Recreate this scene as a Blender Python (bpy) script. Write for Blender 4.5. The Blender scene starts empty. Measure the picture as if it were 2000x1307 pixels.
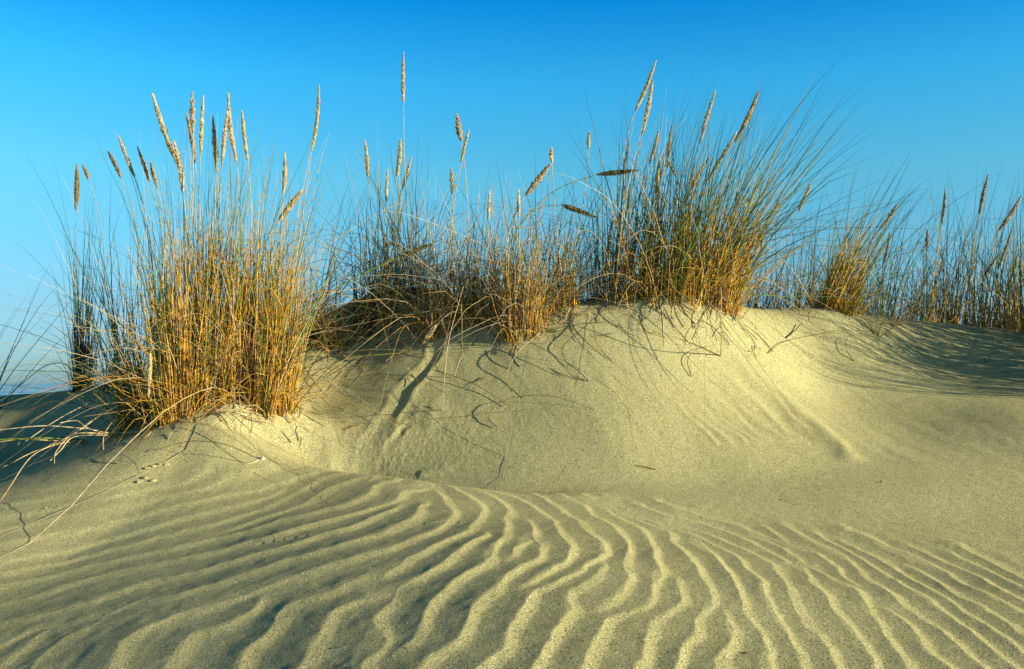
import bpy, math, random
import numpy as np
from mathutils import Vector

rng = np.random.default_rng(11)
random.seed(5)
C = bpy.context.scene.collection
EYE = 7.0                       # eye height above the sea, metres
F = 1944.0                      # focal length in pixels of a 2000 px wide frame
TP = 94.5 / F
PITCH = math.atan(TP)
cP, sP = math.cos(PITCH), math.sin(PITCH)
SUN_AZ = math.radians(20)       # from +X towards the camera side (-Y)
SUN_EL = math.radians(11.5)

# ------------------------------------------------------------------ helpers
def ray(px, py):
    r = (px - 1000.0) / F; u = (653.5 - py) / F
    return np.array([r, cP - u * sP, sP + u * cP])

def at(px, py, Y):
    """point (eye = 0) seen towards px,py at forward distance Y"""
    d = ray(px, py)
    return d * (Y / d[1])

def link(o, parent=None):
    C.objects.link(o)
    if parent is not None: o.parent = parent
    return o

def tag(o, label=None, cat=None, group=None, kind=None):
    if label: o['label'] = label
    if cat: o['category'] = cat
    if group: o['group'] = group
    if kind: o['kind'] = kind
    return o

def mesh_obj(name, verts, faces, mat, parent=None, cols=None, smooth=True, origin=None):
    verts = np.asarray(verts, dtype=np.float64)
    if origin is not None: verts = verts - np.asarray(origin)
    me = bpy.data.meshes.new(name)
    faces = np.asarray(faces, dtype=np.int32)
    nv, (nf, k) = len(verts), faces.shape
    me.vertices.add(nv); me.vertices.foreach_set('co', verts.ravel())
    me.loops.add(nf * k); me.loops.foreach_set('vertex_index', faces.ravel())
    me.polygons.add(nf)
    me.polygons.foreach_set('loop_start', np.arange(0, nf * k, k, dtype=np.int32))
    me.polygons.foreach_set('loop_total', np.full(nf, k, dtype=np.int32))
    me.polygons.foreach_set('use_smooth', np.full(nf, smooth, dtype=bool))
    if cols is not None:
        a = me.color_attributes.new('tint', 'FLOAT_COLOR', 'POINT')
        c = np.ones((nv, 4)); c[:, :3] = cols
        a.data.foreach_set('color', c.ravel())
    me.update(calc_edges=True); me.validate()
    me.materials.append(mat)
    return link(bpy.data.objects.new(name, me), parent)

def tubes(P, R, col, sides=3):
    """P (N,K,3) paths, R (N,K) radii, col (N,K,3) -> verts, quads, colours"""
    P = np.asarray(P, float); N, K, _ = P.shape
    T = np.gradient(P, axis=1); T /= np.linalg.norm(T, axis=2, keepdims=True) + 1e-9
    ref = np.zeros((N, 1, 3)); ref[:, 0, :] = rng.normal(size=(N, 3)); ref = ref / (np.linalg.norm(ref, axis=2, keepdims=True) + 1e-9)
    ref = np.broadcast_to(ref, T.shape)
    B1 = np.cross(T, ref); n = np.linalg.norm(B1, axis=2, keepdims=True)
    B1 = B1 / (n + 1e-6); B2 = np.cross(T, B1)
    ang = np.arange(sides) * 2 * math.pi / sides
    V = P[:, :, None, :] + R[:, :, None, None] * (np.cos(ang)[None, None, :, None] * B1[:, :, None, :] + np.sin(ang)[None, None, :, None] * B2[:, :, None, :])
    idx = np.arange(N * K * sides).reshape(N, K, sides)
    a = idx[:, :-1, :]; b = idx[:, 1:, :]
    q = np.stack([a, np.roll(a, -1, 2), np.roll(b, -1, 2), b], axis=-1).reshape(-1, 4)
    c = np.repeat(np.asarray(col)[:, :, None, :], sides, 2).reshape(-1, 3)
    return V.reshape(-1, 3), q, c

def catmull(P, m=4):
    P = np.asarray(P, float)
    if len(P) < 3:
        t = np.linspace(0, 1, m + 1)[:, None]
        return P[0] * (1 - t) + P[-1] * t
    Q = np.vstack([2 * P[0] - P[1], P, 2 * P[-1] - P[-2]])
    out = []
    for i in range(1, len(Q) - 2):
        p0, p1, p2, p3 = Q[i - 1], Q[i], Q[i + 1], Q[i + 2]
        for t in np.arange(m) / m:
            out.append(.5 * ((2 * p1) + (-p0 + p2) * t + (2 * p0 - 5 * p1 + 4 * p2 - p3) * t * t + (-p0 + 3 * p1 - 3 * p2 + p3) * t ** 3))
    out.append(P[-1])
    return np.array(out)

def smoothstep(a, b, x):
    t = np.clip((x - a) / (b - a), 0, 1); return t * t * (3 - 2 * t)

_lat = np.random.default_rng(3).random((256, 256))
def vnoise(x, y):
    xi = np.floor(x).astype(int); yi = np.floor(y).astype(int)
    fx = x - xi; fy = y - yi; fx = fx * fx * (3 - 2 * fx); fy = fy * fy * (3 - 2 * fy)
    g = lambda i, j: _lat[i & 255, j & 255]
    return ((g(xi, yi) * (1 - fx) + g(xi + 1, yi) * fx) * (1 - fy) + (g(xi, yi + 1) * (1 - fx) + g(xi + 1, yi + 1) * fx) * fy) * 2 - 1

# ------------------------------------------------------------------ terrain (heights relative to the eye)
class TPS:
    def __init__(s, pts, lam=2e-4):
        pts = np.array(pts, float); s.p = pts[:, :2]; n = len(pts)
        d2 = ((s.p[:, None] - s.p[None]) ** 2).sum(-1)
        K = .5 * d2 * np.log(d2 + 1e-12) + lam * np.eye(n)
        Pm = np.hstack([np.ones((n, 1)), s.p])
        A = np.zeros((n + 3, n + 3)); A[:n, :n] = K; A[:n, n:] = Pm; A[n:, :n] = Pm.T
        s.w = np.linalg.solve(A, np.concatenate([pts[:, 2], np.zeros(3)]))
    def __call__(s, x, y):
        out = s.w[-3] + s.w[-2] * x + s.w[-1] * y
        for (a, b), w in zip(s.p, s.w[:-3]):
            d2 = (x - a) ** 2 + (y - b) ** 2
            out = out + w * .5 * d2 * np.log(d2 + 1e-12)
        return out

A_px = [(0,1307,2.03),(500,1307,1.84),(1000,1307,1.7),(1500,1307,1.72),(2000,1307,1.78),
        (0,1150,2.58),(500,1130,2.3),(1000,1130,2.1),(1500,1150,2.12),(2000,1160,2.25),
        (0,1000,3.6),(500,1000,2.9),(1000,1030,2.5),(1500,1080,2.5),(2000,1060,2.75),
        (0,900,4.1),(300,895,3.35),(300,850,3.5),(430,835,3.4),(520,873,3.36),(600,906,3.3),(700,922,3.2),(800,935,3.1),(900,948,3.02),
        (1000,968,2.95),(1250,985,2.95),(1500,990,3.0),(1750,960,3.15),(2000,960,3.15)]
A_pts = [tuple(at(*p)) for p in A_px]
A_pts += [(-3,1,-.98),(-3,2.6,-.66),(3,1,-.52),(3,2.5,-.45),(0,.3,-.62),(-2,-1,-.72),(2,-1,-.6),(-1.5,1,-.76),(1.5,1,-.55)]
B_px = [(450,808,3.5),(520,866,3.48),(600,908,3.46),(700,934,3.42),(800,947,3.32),(950,950,3.22),(1200,935,3.2),(1400,930,3.24),
        (600,800,3.78),(800,800,3.67),(1000,800,3.58),(1200,800,3.52),(1400,800,3.60),(1600,850,3.56),(1600,750,3.98),(1800,750,4.0),(2000,810,3.62),
        (1800,900,3.4),(2000,900,3.36),(2000,720,4.15),
        (540,780,3.64),(500,820,3.54),(560,852,3.53),(640,896,3.48),(740,880,3.5),(600,700,4.1),(780,690,4.02),(1000,680,3.88),(600,668,4.28),(700,655,4.3),(830,628,4.25),(930,612,4.2),(1200,680,3.8),(1400,690,3.88),(1600,680,4.18),(1800,680,4.33),
        (580,650,4.4),(700,600,4.4),(830,581,4.38),(960,600,4.25),(1040,604,4.15),(1110,598,4.05),(1190,585,4.08),(1270,584,4.05),(1360,580,4.05),(1420,594,4.15),(1490,609,4.25),
        (1600,607,4.35),(1730,618,4.5),(1850,627,4.6),(2000,641,4.7),(2250,665,4.6),(2500,690,4.4),
        (0,773,4.9),(100,766,4.85),(155,758,4.8),(250,738,4.7),(400,695,4.55),(-200,830,4.9),(-200,890,4.3),(-600,900,4.9),
        (0,860,4.3),(170,845,3.95),(300,812,3.75),(400,795,3.6)]
B_pts = [tuple(at(*p)) for p in B_px]
for px, py, Y in [(0,773,4.9),(155,758,4.8),(400,695,4.55),(580,650,4.4),(830,581,4.38),(1110,598,4.05),(1360,580,4.05),(1490,609,4.25),(1730,618,4.5),(2000,641,4.7),(2500,690,4.4)]:
    q = at(px, py, Y)
    B_pts += [(q[0]*1.12, q[1]+.55, q[2]-.10), (q[0]*1.3, q[1]+1.6, q[2]-.5)]
B_pts += [(-1,2.2,-.62),(0,2.2,-.68),(1.2,2.2,-.66),(0,1,-1.0),(-3,1,-1.1),(3,1.4,-.7),(0,-2,-1.3),(-4,3.2,-.45),(4,3.2,-.12),(-5,5,-.6),(5,2,-.3)]
tA, tB = TPS(A_pts), TPS(B_pts)
rim = np.array([(-4.8,4.9),(-2.8,4.5),(-1.9,4.2),(-1.3,3.72)] + [tuple(at(*p)[:2]) for p in
      [(430,835,3.4),(520,873,3.36),(600,906,3.3),(700,922,3.21),(800,935,3.12),(900,948,3.05),(1000,966,3.02)]] + [(.6,3.15),(1.4,3.4),(4,4.2)])

def seg_dist(x, y, poly, signed=False):
    best = np.full(x.shape, 1e9); sg = np.ones(x.shape)
    for (ax, ay), (bx, by) in zip(poly[:-1], poly[1:]):
        dx, dy = bx - ax, by - ay
        t = np.clip(((x - ax) * dx + (y - ay) * dy) / (dx * dx + dy * dy + 1e-12), 0, 1)
        ex, ey = x - ax - t * dx, y - ay - t * dy
        d = np.sqrt(ex * ex + ey * ey); m = d < best
        best = np.where(m, d, best)
        if signed: sg = np.where(m, np.where(dx * ey - dy * ex >= 0, 1, -1), sg)
    return best * sg if signed else best

def base_h(x, y):
    x = np.asarray(x, float); y = np.asarray(y, float)
    a = tA(x, y); b = tB(x, y)
    d = seg_dist(x, y, rim, True)
    k = .012 + .05 * smoothstep(-.2, .8, x)
    fall = .5 * (d + np.sqrt(d * d + (2*k) ** 2)) - .3*k
    a = a - .6 * np.maximum(fall, 0)
    kk = .02 + .05 * smoothstep(-.3, .5, x)
    h = .5 * (a + b + np.sqrt((a - b) ** 2 + kk * kk)) - .25*kk
    r = np.hypot(x, y)
    # wider dune country and the beach
    far = np.where(y > 0, -.3 - smoothstep(5, 70, y) * 8.2, -.6 + .6 * vnoise(x * .12 + 9, y * .12 + 4) * smoothstep(6, 20, r))
    far = far - smoothstep(5, 40, np.maximum(-x, 0)) * 2 * (y > 0)
    far = far + .25 * vnoise(x * .25, y * .25) * smoothstep(6, 14, r) * (y < 40)
    w = smoothstep(5.6, 9.5, r)
    return h * (1 - w) + far * w

def hit(px, py, fn=None, y0=1.4, y1=7.5):
    fn = fn or base_h
    d = ray(px, py); d = d / d[1]
    Y = np.arange(y0, y1, .01)
    z = fn(d[0] * Y, Y); g = z - d[2] * Y
    i = np.argmax(g > 0)
    if not g[i] > 0: i = int(np.argmax(g))
    return np.array([d[0] * Y[i], Y[i], z[i]])

def hits(pts, fn=None):
    return np.array([hit(px, py, fn) for px, py in pts])

# traced ripple crests; unit = 1/3.268 px, origin (0,907)
RID = [
 [(-300,230),(200,175),(450,145),(700,110),(900,60)], [(-300,320),(100,255),(400,205),(700,165),(860,130)],
 [(-300,395),(0,340),(270,295),(450,250),(700,220),(900,180),(1130,140),(1300,60)],
 [(-300,480),(0,425),(200,375),(400,335),(600,300),(850,260),(1100,200),(1300,155),(1380,120),(1480,70),(1700,45)],
 [(-300,590),(0,520),(250,470),(550,400),(800,350),(1000,300),(1200,260),(1450,200),(1634,180),(1700,145),(1790,120),(1880,100),(1990,70),(2080,45)],
 [(-300,680),(0,625),(200,590),(450,540),(700,480),(900,430),(1050,380),(1200,335),(1400,290),(1634,250),(1780,200)],
 [(-300,770),(100,680),(350,640),(550,590),(850,520),(1100,445),(1400,375),(1634,312),(1734,270),(1834,220),(1934,160),(2034,100),(2134,70),(2230,48)],
 [(1500,405),(1634,365),(1784,320),(1934,270),(2034,210),(2114,160),(2234,115),(2334,95),(2394,100)],
 [(-300,850),(0,790),(300,720),(550,660),(800,610),(1050,545),(1350,480),(1634,415),(1784,370),(1934,335),(2084,300),(2234,260),(2334,210),(2374,160),(2434,125),(2504,108),(2520,80)],
 [(-300,950),(200,860),(450,770),(750,690),(1000,640),(1300,575),(1634,495),(1784,460),(1934,415),(2084,370),(2234,330),(2384,290),(2504,260),(2554,220),(2584,185),(2634,175),(2704,163),(2790,150)],
 [(-200,1060),(100,1000),(350,950),(600,880),(850,790),(1100,720),(1350,660),(1634,580),(1834,530),(2034,465),(2234,410),(2384,350),(2484,310),(2540,285)],
 [(-200,1200),(0,1170),(200,1070),(500,1010),(700,960),(900,880),(1150,830),(1400,750),(1634,680),(1834,620),(2034,570),(2234,510),(2434,460),(2534,400),(2634,355),(2674,290),(2724,275)],
 [(640,1400),(690,1290),(740,1170),(850,1090),(1000,1020),(1200,960),(1400,900),(1500,870),(1634,828),(1784,760),(1934,710),(2134,640),(2334,590),(2484,545),(2634,480),(2784,420),(2854,370),(2884,330),(2844,270),(2804,200),(2754,140),(2684,112),(2560,84)],
 [(1000,1400),(1060,1307),(1120,1220),(1200,1130),(1350,1060),(1500,1000),(1600,930),(1660,880)],
 [(1480,1400),(1530,1307),(1560,1220),(1634,1150),(1714,1080),(1754,1000),(1834,910),(1984,850),(2134,810),(2254,755),(2344,720),(2414,710),(2484,680),(2584,610),(2714,555),(2834,490),(2984,425),(3034,380),(3074,290),(3014,230),(2934,180),(2834,130),(2734,100)],
 [(2290,1400),(2334,1307),(2394,1240),(2454,1170),(2444,1130),(2404,1060),(2414,1000),(2484,920),(2534,860),(2554,800),(2684,710),(2834,620),(2984,520),(3084,460)],
 [(1860,1400),(1924,1307),(1984,1200),(2054,1100),(2104,1010),(2164,930),(2284,880),(2384,860),(2514,840)],
 [(2640,1400),(2714,1300),(2814,1210),(2914,1130),(2954,1060),(3014,960),(3114,850),(3194,750),(3268,678),(3330,640),(3420,600),(3458,540),(3418,490),(3405,430),(3378,370)],
 [(2590,1175),(2634,1120),(2684,1030),(2764,920),(2834,830),(2964,710),(3064,640),(3164,560),(3204,480),(3218,390),(3254,320),(3190,250),(3110,190),(3020,150)],
 [(3268,580),(3328,540),(3395,498)],
 [(3388,755),(3518,672),(3608,622),(3638,560),(3618,490),(3568,420),(3468,330),(3368,262),(3268,214),(3120,165)],
 [(3000,1380),(3064,1307),(3194,1200),(3250,1090),(3298,1000),(3368,900),(3418,820),(3548,760),(3668,708),(3738,660),(3828,620),(3848,540),(3788,480),(3698,410),(3618,330),(3518,270),(3400,200),(3300,170)],
 [(3370,1400),(3418,1307),(3468,1200),(3528,1110),(3588,1020),(3668,950),(3648,910),(3638,850),(3698,790),(3808,710),(3878,668)],
 [(3848,920),(3928,830),(4008,735),(4008,660),(3990,600),(4008,530),(3948,450),(3858,380),(3768,320),(3650,240),(3500,190)],
 [(3720,1400),(3748,1307),(3778,1200),(3828,1100),(3888,1010),(3968,942),(4088,922),(4138,850),(4168,780),(4238,712),(4198,630),(4168,540),(4118,450),(4028,380),(3908,325),(3828,262),(3700,205)],
 [(4000,1400),(4048,1307),(4088,1200),(4138,1090),(4178,990),(4258,940),(4328,900),(4338,820),(4318,740)],
 [(4290,1400),(4328,1307),(4358,1220),(4418,1130),(4428,1060),(4438,980),(4538,940),(4548,900),(4498,800),(4438,690),(4368,590),(4288,500),(4248,430),(4148,390),(4018,330),(3868,270),(3700,235)],
 [(4560,1400),(4588,1307),(4608,1230),(4668,1150),(4668,1060),(4638,960)],
 [(4990,1400),(4950,1300),(4902,1180),(4818,1050),(4738,910),(4678,790),(4618,670),(4538,570),(4468,500)],
 [(3918,288),(4068,340),(4228,388),(4368,430),(4468,480),(4618,560),(4708,600),(4798,690),(4902,830),(4972,960),(5022,1060),(5082,1180),(5132,1307),(5170,1400)],
 [(4268,395),(4468,440),(4668,530),(4818,590),(4902,640),(4982,740),(5042,830),(5092,920),(5152,1030),(5242,1110),(5302,1200),(5342,1307),(5370,1400)],
 [(4100,280),(4300,345),(4468,375),(4668,460),(4902,562),(5000,625)],
 [(4868,480),(5002,560),(5102,630),(5122,700),(5182,790),(5282,850),(5342,940),(5412,1030),(5472,1130),(5542,1240),(5572,1307),(5610,1400)],
 [(5110,640),(5202,682),(5302,730),(5402,790),(5482,850),(5562,920),(5562,970),(5622,1070),(5692,1180),(5762,1307),(5800,1400)],
 [(4900,430),(5002,500),(5152,570),(5252,620),(5352,690),(5462,770)],
 [(5002,420),(5132,480),(5302,560),(5422,640),(5502,720),(5602,790),(5722,890),(5852,980),(5982,1060),(6102,1160),(6252,1280),(6370,1400)],
 [(5712,960),(5802,1050),(5912,1160),(6002,1270),(6100,1400)],
 [(5200,460),(5382,560),(5522,640),(5652,710),(5762,790),(5902,870),(6022,960),(6152,1060),(6302,1170),(6462,1290),(6600,1400)],
 [(5350,500),(5502,580),(5682,660),(5852,760),(6002,850),(6152,960),(6302,1040),(6422,1120),(6536,1230),(6700,1350)],
 [(5902,700),(6022,770),(6102,860),(6252,920),(6402,1000),(6536,1100),(6750,1230)],
 [(5400,440),(5582,500),(5752,560),(5952,640),(6102,740),(6252,810),(6402,890),(6536,960),(6800,1120)],
 [(5802,540),(6002,620),(6152,690),(6302,760),(6536,885),(6800,1010)],
 [(6102,600),(6302,690),(6536,790),(6800,900)], [(6142,560),(6352,660),(6536,740),(6800,850)],
 [(4200,250),(4500,350),(4700,400),(4902,480),(5100,545)],

 [(-200,1420),(0,1290),(150,1180),(320,1060)], [(120,1400),(180,1307),(300,1200),(450,1100),(650,1000)],
]

# ------------------------------------------------------------------ relief features that sit on the slip face
def px_poly(pts): return hits(catmull(pts, 3))[:, :2]
GROOVES = [  # polyline px, depth, half width, lip height
 (px_poly([(862,650),(845,700),(805,745),(770,795),(735,850),(715,895)]), .0085, .024, .004),
 (px_poly([(835,835),(790,835),(765,870),(752,905)]), .006, .014, .003),
 (px_poly([(812,775),(790,820),(765,850)]), .004, .02, .003),
 (px_poly([(1412,700),(1455,750),(1500,790),(1540,830),(1570,862)]), .008, .028, .004),
 (px_poly([(1365,720),(1420,780),(1470,830),(1520,875)]), .004, .022, .002),
 (px_poly([(690,905),(700,880)]), .010, .016, .003),
 (px_poly([(1440,655),(1475,650)]), .006, .03, .002),
 (px_poly([(1660,655),(1700,685),(1760,700),(1900,705)]), .012, .05, .002),
]
RIDGES = [
 (px_poly([(1130,770),(1180,830),(1225,905)]), .004, .07),
 (px_poly([(1440,700),(1510,760),(1580,820),(1660,895)]), .011, .038),
 (px_poly([(905,900),(870,915),(830,925)]), .006, .02),
 (px_poly([(880,745),(850,790),(835,830)]), .004, .03),
] + [(px_poly([(1310 + 24 * i, 775 + 4 * i), (1350 + 24 * i, 820 + 4 * i), (1400 + 26 * i, 870 - 2 * i)]), .0035, .012) for i in range(7)]

def relief(x, y):
    h = np.zeros(x.shape)
    r = np.hypot(x, y); m = (y > 2.6) & (y < 4.8) & (np.abs(x) < 2.6)
    if m.any():
        xx, yy = x[m], y[m]; g = np.zeros(xx.shape)
        wx = xx + .012 * vnoise(xx * 14, yy * 14); wy = yy + .012 * vnoise(xx * 14 + 40, yy * 14)
        for P, dep, w, lip in GROOVES:
            d = seg_dist(wx, wy, P) / w
            e0 = np.hypot(wx - P[0][0], wy - P[0][1]); e1 = np.hypot(wx - P[-1][0], wy - P[-1][1])
            tp = smoothstep(0, .16, e0) * smoothstep(0, .16, e1) * (.75 + .35 * vnoise(xx * 11, yy * 11 + 5))
            g += (-dep * np.exp(-d * d) + lip * np.exp(-((d - 1.7) / .6) ** 2)) * tp
        for P, hh, w in RIDGES:
            d = seg_dist(wx, wy, P) / w
            e0 = np.hypot(wx - P[0][0], wy - P[0][1])
            g += hh * np.exp(-d * d) * smoothstep(-.05, .2, e0)
        # crusty lumps in the bottom of the hollow
        c = hit(760, 880)
        crust = np.exp(-(((xx - c[0]) / .5) ** 2 + ((yy - c[1] - .03) / .22) ** 2))
        g += crust * .0011 * (vnoise(xx * 100, yy * 120) + .6 * vnoise(xx * 150 + 7, yy * 170))
        face = smoothstep(3.25, 3.5, yy) * (1 - smoothstep(3.9, 4.2, yy))
        g += face * .0016 * vnoise(xx * 26 + yy * 9, yy * 3.5) * (.5 + .5 * vnoise(xx * 2.3, yy * 2.3 + 8))
        g += .003 * vnoise(xx * 5, yy * 4) 
        # fine wind lines on the far right shoulder
        s = hit(1850, 690)
        msk = np.exp(-(((xx - s[0]) / .45) ** 2 + ((yy - s[1]) / .3) ** 2))
        g += msk * .0035 * np.sin((yy + .03 * vnoise(xx * 3, yy * 3) - .06 * xx) * 2 * math.pi / .055)
        h[m] = g
    return h

MOUNDS = []   # (x, y, height, radius) sand caught round clump bases, filled below
def mounds(x, y):
    h = np.zeros(np.shape(x))
    for a, b, hh, w in MOUNDS:
        h = h + hh * np.exp(-((x - a) ** 2 + (y - b) ** 2) / (w * w))
    return h

def near_vec(x, y, poly):
    best = np.full(x.shape, 1e9); q = np.zeros(x.shape)
    for (ax, ay), (bx, by) in zip(poly[:-1], poly[1:]):
        dx, dy = bx - ax, by - ay
        t = np.clip(((x - ax) * dx + (y - ay) * dy) / (dx * dx + dy * dy + 1e-12), 0, 1)
        ex, ey = x - ax - t * dx, y - ay - t * dy
        d = ex * ex + ey * ey; m = d < best
        best = np.where(m, d, best); q = np.where(m, (ex * .94 - ey * .34) / np.sqrt(d + 1e-9), q)
    return np.sqrt(best), q

def ripples(x, y):
    """wind ripples between traced crests: long gentle windward backs, short steep lee faces (towards +x)"""
    big = 1e9
    d1 = np.full(x.shape, big); d2 = np.full(x.shape, big); q1 = np.zeros(x.shape)
    wx = x + .010 * vnoise(x * 9, y * 9) + .003 * vnoise(x * 34, y * 34); wy = y + .010 * vnoise(x * 9 + 50, y * 9 + 3) + .003 * vnoise(x * 34 + 7, y * 34)
    for P in RIDW:
        d, q = near_vec(wx, wy, P)
        m = d < d1
        d2 = np.where(m, d1, np.minimum(d2, d)); q1 = np.where(m, q, q1); d1 = np.where(m, d, d1)
    lam = np.clip(d1 + d2, .012, .15)
    t = np.clip(d1 / lam, 0, .5)
    a = smoothstep(0, .5, np.abs(q1))
    p = np.where(q1 > 0, t, 1 - t); m = .5 - .19 * a
    lee = np.clip(1 - p / m, 0, 1) ** 1.55
    back = np.clip((p - m) / (1 - m), 0, 1) ** 1.35
    prof = np.where(p < m, lee, back)
    amp = (.076 + .012 * smoothstep(-.3, .5, x)) * lam * np.exp(-(d1 / .085) ** 4)
    amp *= 1 - .42 * (1 - smoothstep(-1.0, -.05, x)) 
    amp *= 1 - .18 * smoothstep(.07, .13, lam)
    amp *= (.9 + .25 * vnoise(x * 3 + 2, y * 3))
    return prof * amp

EDGE = []
# ------------------------------------------------------------------ clump table (needed for mounds)
GOLD = (.82,.52,.07); ORNG = (.74,.34,.04); STRAW = (.66,.50,.26); PALE = (.70,.60,.42)
GREEN = (.22,.36,.04); TEAL = (.06,.18,.13); DARK = (.035,.060,.045); OLIVE = (.38,.40,.05); BROWN = (.20,.11,.04)
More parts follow.
